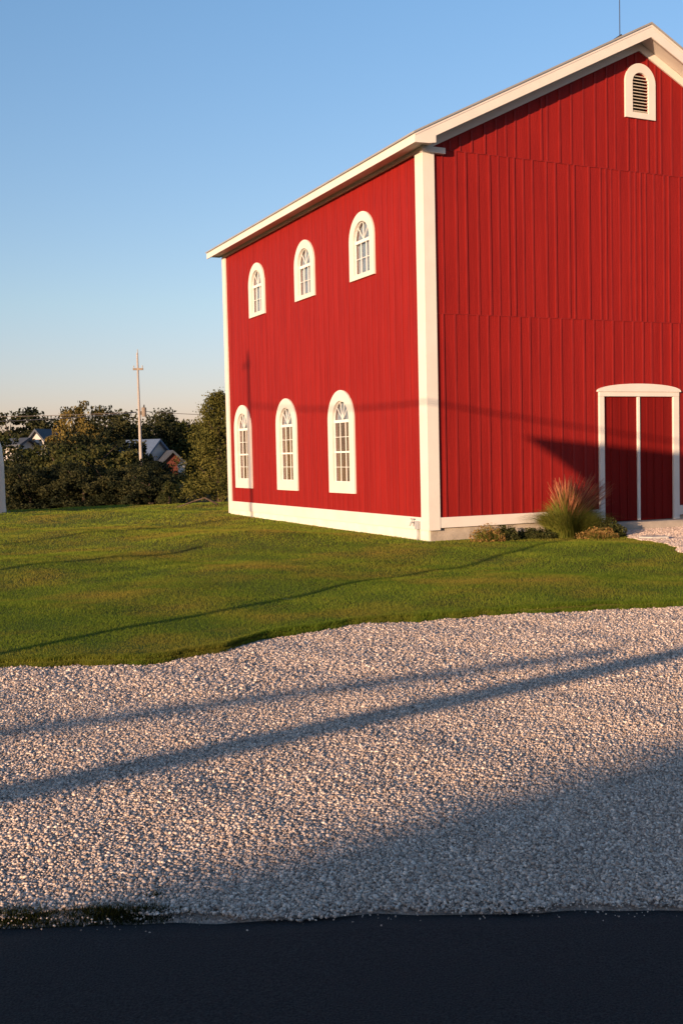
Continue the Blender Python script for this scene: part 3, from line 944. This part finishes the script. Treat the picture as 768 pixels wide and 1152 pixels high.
def world_at(px_, y_depth):
    """x of a photo column at a given depth (used to plan positions)"""
    return (px_ - 384) / F_PX * y_depth
GT = 'trees in the far tree line'
def place(key, px_, depth, top_px, label, cat='tree', group=GT, wscale=1.0, rz=None, sink=0):
    rec = PROTO[key]
    o = rec[0] if not rec[1] else copy_tree(rec[0])
    rec[1] = True
    hor = 522 - .0223 * (px_ - 184) - .2
    ztop = CAM_H + (hor - top_px) / F_PX * depth
    x = world_at(px_, depth)
    zb = Hs(x, depth) - sink
    base_h = {'dark1': 9, 'dark2': 8, 'green': 8, 'gold': 9, 'ever': 5.2, 'cone': 3.2}[key]
    s = (ztop - zb) / base_h
    o.location = (x, depth, zb)
    o.scale = (s * wscale, s * wscale, s)
    o.rotation_euler = (0, 0, random.uniform(0, 6.28) if rz is None else rz)
    tag(o, label, cat, group)
    return o
T_ = [
 ('dark2', 16, 92, 461, 'dark rounded tree rising at the far left above the tree line'),
 ('dark1', 55, 104, 475, 'dark flat topped tree between the far left tree and the golden one'),
 ('gold', 92, 76, 454, 'golden lit tree, tallest of the tree line, left of the utility pole'),
 ('dark1', 118, 96, 463, 'dark tree just right of the golden one'),
 ('dark2', 143, 104, 474, 'dark tree directly left of the utility pole'),
 ('dark1', 176, 112, 466, 'dark tree right behind the transformer of the utility pole'),
 ('dark2', 203, 118, 473, 'dark tree behind the red shed, right of the utility pole'),
 ('green', 226, 112, 474, 'dull green tree between the red shed and the evergreen'),
 ('dark1', 252, 120, 472, 'dark tree behind the evergreen near the barn'),
 ('green', -6, 70, 492, 'green tree behind the white tank at the left edge'),
 ('dark1', 22, 66, 514, 'dark bushy tree below the small white house'),
 ('dark2', 46, 72, 512, 'dark tree right below the porch of the small white house'),
 ('green', 66, 64, 503, 'green bushy tree under the golden tree at its left'),
 ('dark1', 88, 70, 494, 'dark spreading tree in front of the golden tree'),
 ('green', 110, 62, 502, 'green bushy tree left of the pole foot, in front'),
 ('dark2', 130, 72, 492, 'dark tree filling the gap left of the pole foot'),
 ('dark1', 148, 64, 508, 'dark low tree before the foot of the utility pole'),
 ('dark2', 168, 60, 519, 'dark low tree in front of the blue roofed house'),
 ('dark1', 170, 66, 517, 'dark low tree under the white end wall of the blue roofed house'),
 ('dark2', 4, 56, 522, 'dark bush by the white tank at the left edge'),
 ('dark1', 34, 54, 528, 'dark bush at the lawn edge under the white house'),
 ('dark2', 62, 55, 526, 'dark bush at the lawn edge under the golden tree'),
 ('dark1', 94, 54, 524, 'dark bush at the lawn edge, middle of the tree line'),
 ('dark2', 122, 55, 526, 'dark bush at the lawn edge left of the pole'),
 ('dark1', 150, 54, 528, 'dark bush at the lawn edge below the pole'),
 ('dark2', 170, 53, 534, 'dark bush at the lawn edge beside the small conifer'),
]
for i_, (k_, p_, d_, t_p, lab) in enumerate(T_):
    place(k_, p_, d_, t_p, lab, wscale=.62 if k_ == 'gold' else random.uniform(.9, 1.15) if d_ < 75 else random.uniform(.75, .95))
place('cone', 190, 47, 548, 'small conical conifer standing at the lawn edge before the dark trees', 'conifer', None)
ev = place('ever', 249, 42, 449, 'feathery olive evergreen beside the far corner of the barn', 'evergreen tree', None, wscale=1.0)
# hidden behind the barn, seen from a step aside
for k_, p_, d_, tp in (('dark1', 300, 110, 470), ('green', 340, 100, 474), ('dark2', 390, 115, 472), ('dark1', 450, 105, 470), ('dark2', 520, 110, 474), ('green', 590, 118, 470), ('dark1', 680, 108, 472), ('dark1', 760, 112, 470), ('dark2', -60, 100, 468), ('green', -110, 90, 472), ('dark1', -160, 104, 470)):
    place(k_, p_, d_, tp, 'dark tree of the far tree line outside the picture or behind the barn')

# far wood on the rising ground, one mass
n_cl = 2600
xx = rng.uniform(-150, 260, n_cl); yy = rng.uniform(130, 230, n_cl)
base = H(xx, yy)
cc = np.stack([xx, yy, base + rng.uniform(1, 1, n_cl) * 0 + rng.random(n_cl) ** .7 * 7.5 * (1 + .25 * np.sin(xx * .13) * np.cos(yy * .1)) - 3.0], 1)
k = ~((np.abs(xx / yy + .155) < .02) & (yy < 160))
cc = cc[k]
c = np.repeat(cc, 26, 0) + rng.standard_normal((len(cc) * 26, 3)) * np.array([1.8, 1.8, 1.0])
tt = np.clip(np.repeat(rng.normal(.4, .2, len(cc)), 26) + rng.normal(0, .12, len(c)), 0, 1)
wood = leaf_cloud('far_wood', c, .5, M['leaf_dark'], None, tones=tt)
tag(wood, 'dark distant wood closing the horizon behind the tree line', 'wood', kind='stuff')

# bare slope seen through the gap in the trees
mbs = grid('dirt_slope', np.linspace(-19, -9.6, 24), np.linspace(56, 100, 30), lambda X, Y: H(X, Y) + .06 + smooth01((Y - 58) / 30) * 2.2 * smooth01(1 - abs(X + 13.5) / 6), M['dirt'])
tag(mbs, kind='structure')

# fallen branch at the far corner of the barn
x, y = -4.95, 36.2
fb = MB(); fb.tube([(x - .6, y, Hs(x, y) + .02), (x, y - .1, Hs(x, y) + .22), (x + .35, y, Hs(x, y) + .32), (x + .8, y - .15, .10)], [.012, .025, .03, .035], 6)
fb.tube([(x, y - .1, .2), (x - .25, y - .3, .12), (x - .5, y - .4, .05)], [.015, .01, .005], 5)
tag(fb.build('branch', M['bark'], smooth=True), 'bare low branch on the lawn below the evergreen', 'branch')

# ------------------------------------------------------------------ far buildings
def house(name, loc, rz, w, l, h, rh, wall_m, roof_m, label, cat, wins=(), ov=.3):
    root = tag(empty(name, loc, rz), label, cat)
    mb = MB(); mb.prism([(-w / 2, -6), (w / 2, -6), (w / 2, h), (0, h + rh), (-w / 2, h)], lambda a, b, d: (a, d, b), 0, l)
    wo = mb.build('wall', wall_m, root)
    s = rh / (w / 2)
    mb = MB(); mb.prism([(-w / 2 - ov, h - ov * s + .02), (0, h + rh + .02), (w / 2 + ov, h - ov * s + .02), (w / 2 + ov, h - ov * s + .22), (0, h + rh + .22), (-w / 2 - ov, h - ov * s + .22)], lambda a, b, d: (a, d, b), -ov, l + ov)
    mb.build('roof', roof_m, root)
    for (cx_, cz, ww, hh) in wins:
        e = MB(); e.box(cx_ - ww / 2 - .08, cx_ + ww / 2 + .08, -.06, -.005, cz - hh / 2 - .08, cz + hh / 2 + .08)
        wi = e.build('window', M['wall_white'], root)
        e = MB(); e.box(cx_ - ww / 2, cx_ + ww / 2, -.075, -.062, cz - hh / 2, cz + hh / 2)
        e.build('pane', M['windowdark'], wi)
    return root
# small white house, left
d_ = 84
house('white_house', (world_at(45, d_), d_, .75), R(-20), 1.5, 3, 2.5, .8, M['wall_white'], M['slate'], 'small white house with dark roof peeping over the trees at the left', 'house', [(0, 2.15, .5, .5)])
house('garage', (world_at(33, d_ - 1), d_ - 1, .75), R(68), 1.8, 1.5, 2.2, .4, M['wall_white'], M['slate'], 'low white annex left of the small white house', 'garage')
d_ = 92
house('blue_roofed_house', (world_at(180, d_), d_, .1), R(62), 3.0, 3.2, 1.9, 1.2, M['wall_white'], M['roof_blue'], 'white house with blue roof right of the utility pole', 'house')
d_ = 90
house('red_shed', (world_at(196, d_), d_, -.5), R(20), 1.7, 2.6, 1.9, .8, M['barn_brown'], M['slate'], 'small reddish brown shed beside the blue roofed house', 'shed')
d_ = 86
house('white_kiosk', (world_at(205.5, d_), d_, .0), R(10), .5, .6, 1.0, .35, M['wall_white'], M['wall_white'], 'tiny white shed right of the reddish one', 'shed', ov=.05)

# white tank at the left edge
d_ = 34.5
rT = 1.25
tx = world_at(4.8, d_) - rT
tk = tag(empty('white_tank', (tx, d_, Hs(tx, d_) - .05)), 'tall white tank with rounded shoulder cut off by the left edge', 'tank')
pr = [(rT * 1.02, 0), (rT, .3), (rT * .995, 1.6), (rT * .96, 2.15), (rT * .86, 2.6), (rT * .66, 2.95), (rT * .36, 3.15), (.02, 3.2)]
V = []; Fs = []
ns = 48
for r_, z_ in pr:
    V += [(r_ * math.cos(2 * math.pi * k / ns), r_ * math.sin(2 * math.pi * k / ns), z_) for k in range(ns)]
for j in range(len(pr) - 1):
    Fs += [(j * ns + k, j * ns + (k + 1) % ns, (j + 1) * ns + (k + 1) % ns, (j + 1) * ns + k) for k in range(ns)]
MB().add(V, Fs).build('body', M['tank'], tk, smooth=True)
MB().tube([(0, 0, 3.15), (0, 0, 3.3)], .2, 16).build('cap', M['galv'], tk)
MB().tube([(0, 0, -.2), (0, 0, .06)], rT * 1.12, 32).build('plinth', M['concrete'], tk)

# ------------------------------------------------------------------ utility pole in the view and its wires
def wire(name, a, b, sag, r, label, group=None):
    a = Vector(a); b = Vector(b)
    pts = []
    for k in range(25):
        u = k / 24
        p = a.lerp(b, u); p.z -= sag * 4 * u * (1 - u)
        pts.append(p)
    o = MB().tube(pts, r, 5).build(name, M['wire'], smooth=True)
    return tag(o, label, 'wire', group)
dP = 60.0
pxx = world_at(160.5, dP); pz = Hs(pxx, dP)
ztop = CAM_H + (522.5 - 403) / F_PX * dP
up = tag(empty('utility_pole', (pxx, dP, pz)), 'weathered wooden utility pole with crossarm and transformer behind the lawn', 'utility pole')
MB().tube([(0, 0, -.5), (0, 0, 3), (-.02, 0, ztop - pz)], [.135, .105, .05], 10).build('pole', M['wood_pole'], up, smooth=True)
MB().box(-.28, .28, -.05, .05, ztop - pz - .95, ztop - pz - .84).build('crossarm', M['grey_wood'], up)
for q in (-.24, .24): MB().tube([(q, 0, ztop - pz - .84), (q, 0, ztop - pz - .70)], [.03, .04], 6).build('insulator', M['galv'], up)
MB().tube([(0, 0, ztop - pz), (0, 0, ztop - pz + .22)], [.035, .02], 6).build('insulator', M['galv'], up)
zt_ = CAM_H + (522.5 - 474) / F_PX * dP - pz
tf = MB(); tf.tube([(.26, -.05, zt_ + .0), (.26, -.05, zt_ + .5)], .13, 14)
tfo = tf.build('transformer', M['grey_wood'], up, smooth=False)
MB().tube([(.26, -.05, zt_ + .5), (.28, -.05, zt_ + .66)], [.05, .03], 8).build('bushing', M['dark'], tfo)
MB().box(.05, .2, -.09, 0, zt_ + .1, zt_ + .3).build('bracket', M['dark'], up)
za = CAM_H + (522.5 - 469) / F_PX * dP
wire('overhead_wire', (pxx - .15, dP, za), (-28.5, 39, 1.65 + (526 - 486.5) / F_PX * 39 + 1.0), .55, .022, 'lower wire running left from the utility pole over the trees', 'wires from the utility pole')
wire('overhead_wire', (pxx - .15, dP, za + .02), (-32, 52, 1.65 + (526 - 466) / F_PX * 52 + .4), .35, .016, 'upper wire running left from the utility pole over the trees', 'wires from the utility pole')
wire('overhead_wire', (pxx + .15, dP, za + .05), (6, 75, za + .8), .5, .016, 'wire running right from the utility pole towards the barn', 'wires from the utility pole')

# ------------------------------------------------------------------ unseen stand-ins added outside the frame to cast shadows
def wallG(t, z, back):      # point seen from gable-wall point (t,z) going back to the sun
    x = CX + t * math.cos(TH); y = CY + t * math.sin(TH)
    return Vector((x - D.x * back, y - D.y * back, z + back * TAN_EL))
def wallL(s, z, back):
    x = CX - s * math.sin(TH); y = CY + s * math.cos(TH)
    return Vector((x - D.x * back, y - D.y * back, z + back * TAN_EL))
# stand-in slim pole, added to cast the shadow on the side wall
P = wallL(9.87, 4.55, 30)
lp = tag(empty('lamp_pole', (P.x, P.y, 0)), 'slim service pole standing on the lawn left of the view', 'pole')
MB().tube([(0, 0, -.3), (0, 0, P.z)], [.085, .07], 10).build('pole', M['grey_wood'], lp, smooth=True)
MB().tube([(-.3, .3, P.z - .35), (.12, -.12, P.z - .35)], .04, 6).build('arm', M['dark'], lp)
# stand-in wire, added for the shadow from side wall z 3.08 down to gable z 2.25
Wa = wallL(9.87, 3.10, 30); Wb = wallG(6.5, 1.75, 26)
wire('service_wire', Wa, Wb, .25, .024, 'service wire left of the view between the slim pole and the canopy')
# unseen canvas, cut to cast the wedge of shadow on gable and doors
bk = 24.0
prof = [(2.25, 1.93), (8.0, 1.33), (8.0, -.02), (4.75, .12), (4.2, .55), (3.5, 1.14), (3.05, 1.46)]
cn = tag(empty('canopy', (0, 0, 0)), 'canvas side curtain hung between posts left of the view', 'canopy')
V = [wallG(t, z, bk) for t, z in prof]; nn = -Vector((D.x, D.y, 0)) * .04
tri = geometry.tessellate_polygon([[Vector((t, z, 0)) for t, z in prof]])
n = len(V)
MB().add(V + [v + nn for v in V], [tuple(t) for t in tri] + [tuple(i + n for i in reversed(t)) for t in tri] + [(i, (i + 1) % n, (i + 1) % n + n, i + n) for i in range(n)]).build('canvas', M['canvas'], cn)
ra0, ra1 = wallG(2.25, 1.93, bk), wallG(8.0, 1.33, bk)
MB().tube([ra0, ra1], .03, 8).build('rail', M['grey_wood'], cn, smooth=True)
for t in (4.45,):
    q = wallG(t, 1.60, bk)
    MB().tube([(q.x, q.y, -.3), (q.x, q.y, q.z)], .06, 8).build('post', M['grey_wood'], cn, smooth=True)
# two unseen bars on posts, added to throw the stripes over the gravel
def make_shadow_bar(a, b, h, r, r2, name, label):
    sh = h / TAN_EL
    A = Vector((a[0] - D.x * sh, a[1] - D.y * sh, h - .05)); B = Vector((b[0] - D.x * sh, b[1] - D.y * sh, h - .05))
    root = tag(empty(name, (A.x, A.y, 0)), label, 'barrier')
    dirv = (B - A)
    MB().tube([Vector((0, 0, h - .05)), dirv + Vector((0, 0, h - .05))], [r, r2], 10).build('arm', M['white'], root, smooth=True)
    MB().box(-.12, .12, -.12, .12, -.3, h - .02).build('post', M['grey_wood'], root)
    return root
make_shadow_bar((-3.1, 4.42), (3.45, 9.33), 1.04, .062, .054, 'boom_barrier', 'thick boom barrier arm outside the view, left of the camera')
make_shadow_bar((-4.3, 5.60), (2.30, 8.98), 1.5, .040, .034, 'boom_barrier', 'thin boom barrier arm outside the view, left of the camera')
# long low building added unseen behind, to throw the broad shade over road and gravel
hR = 3.3
sh = hR / TAN_EL
ax, ay = -.757 - D.x * sh, 4.10 - D.y * sh
ang = R(35.2)
u = Vector((math.cos(ang), math.sin(ang), 0))
root = tag(empty('stable', (ax, ay, 0), ang), 'long low brown stable behind the camera across the road', 'stable')
mb = MB(); mb.prism([(-3, -.5), (3, -.5), (3, 1.7), (0, hR - .2), (-3, 1.7)], lambda a, b, d: (d, a, b), -12, 40)
mb.build('wall', M['barn_brown'], root)
mb = MB(); mb.prism([(-3.3, 1.56), (0, hR - .18), (3.3, 1.56), (3.3, 1.73), (0, hR), (-3.3, 1.73)], lambda a, b, d: (d, a, b), -12.3, 40.3)
mb.build('roof', M['slate'], root)
# unseen post added left of the view for a long thin lawn shadow
def post_for(gx, gy, back, h, r, label):
    x = gx - D.x * back; y = gy - D.y * back
    root = tag(empty('fence_post', (x, y, 0)), label, 'post')
    MB().tube([(0, 0, -.3), (0, 0, h)], r, 8).build('shaft', M['grey_wood'], root, smooth=True)
post_for(-5.4, 16.3, 9, 1.8, .075, 'wooden post on the lawn left of the view')

# ------------------------------------------------------------------ render settings
scene.render.engine = 'CYCLES'
scene.render.resolution_x = 682
scene.render.resolution_y = 1024
scene.cycles.max_bounces = 6
scene.cycles.transparent_max_bounces = 8
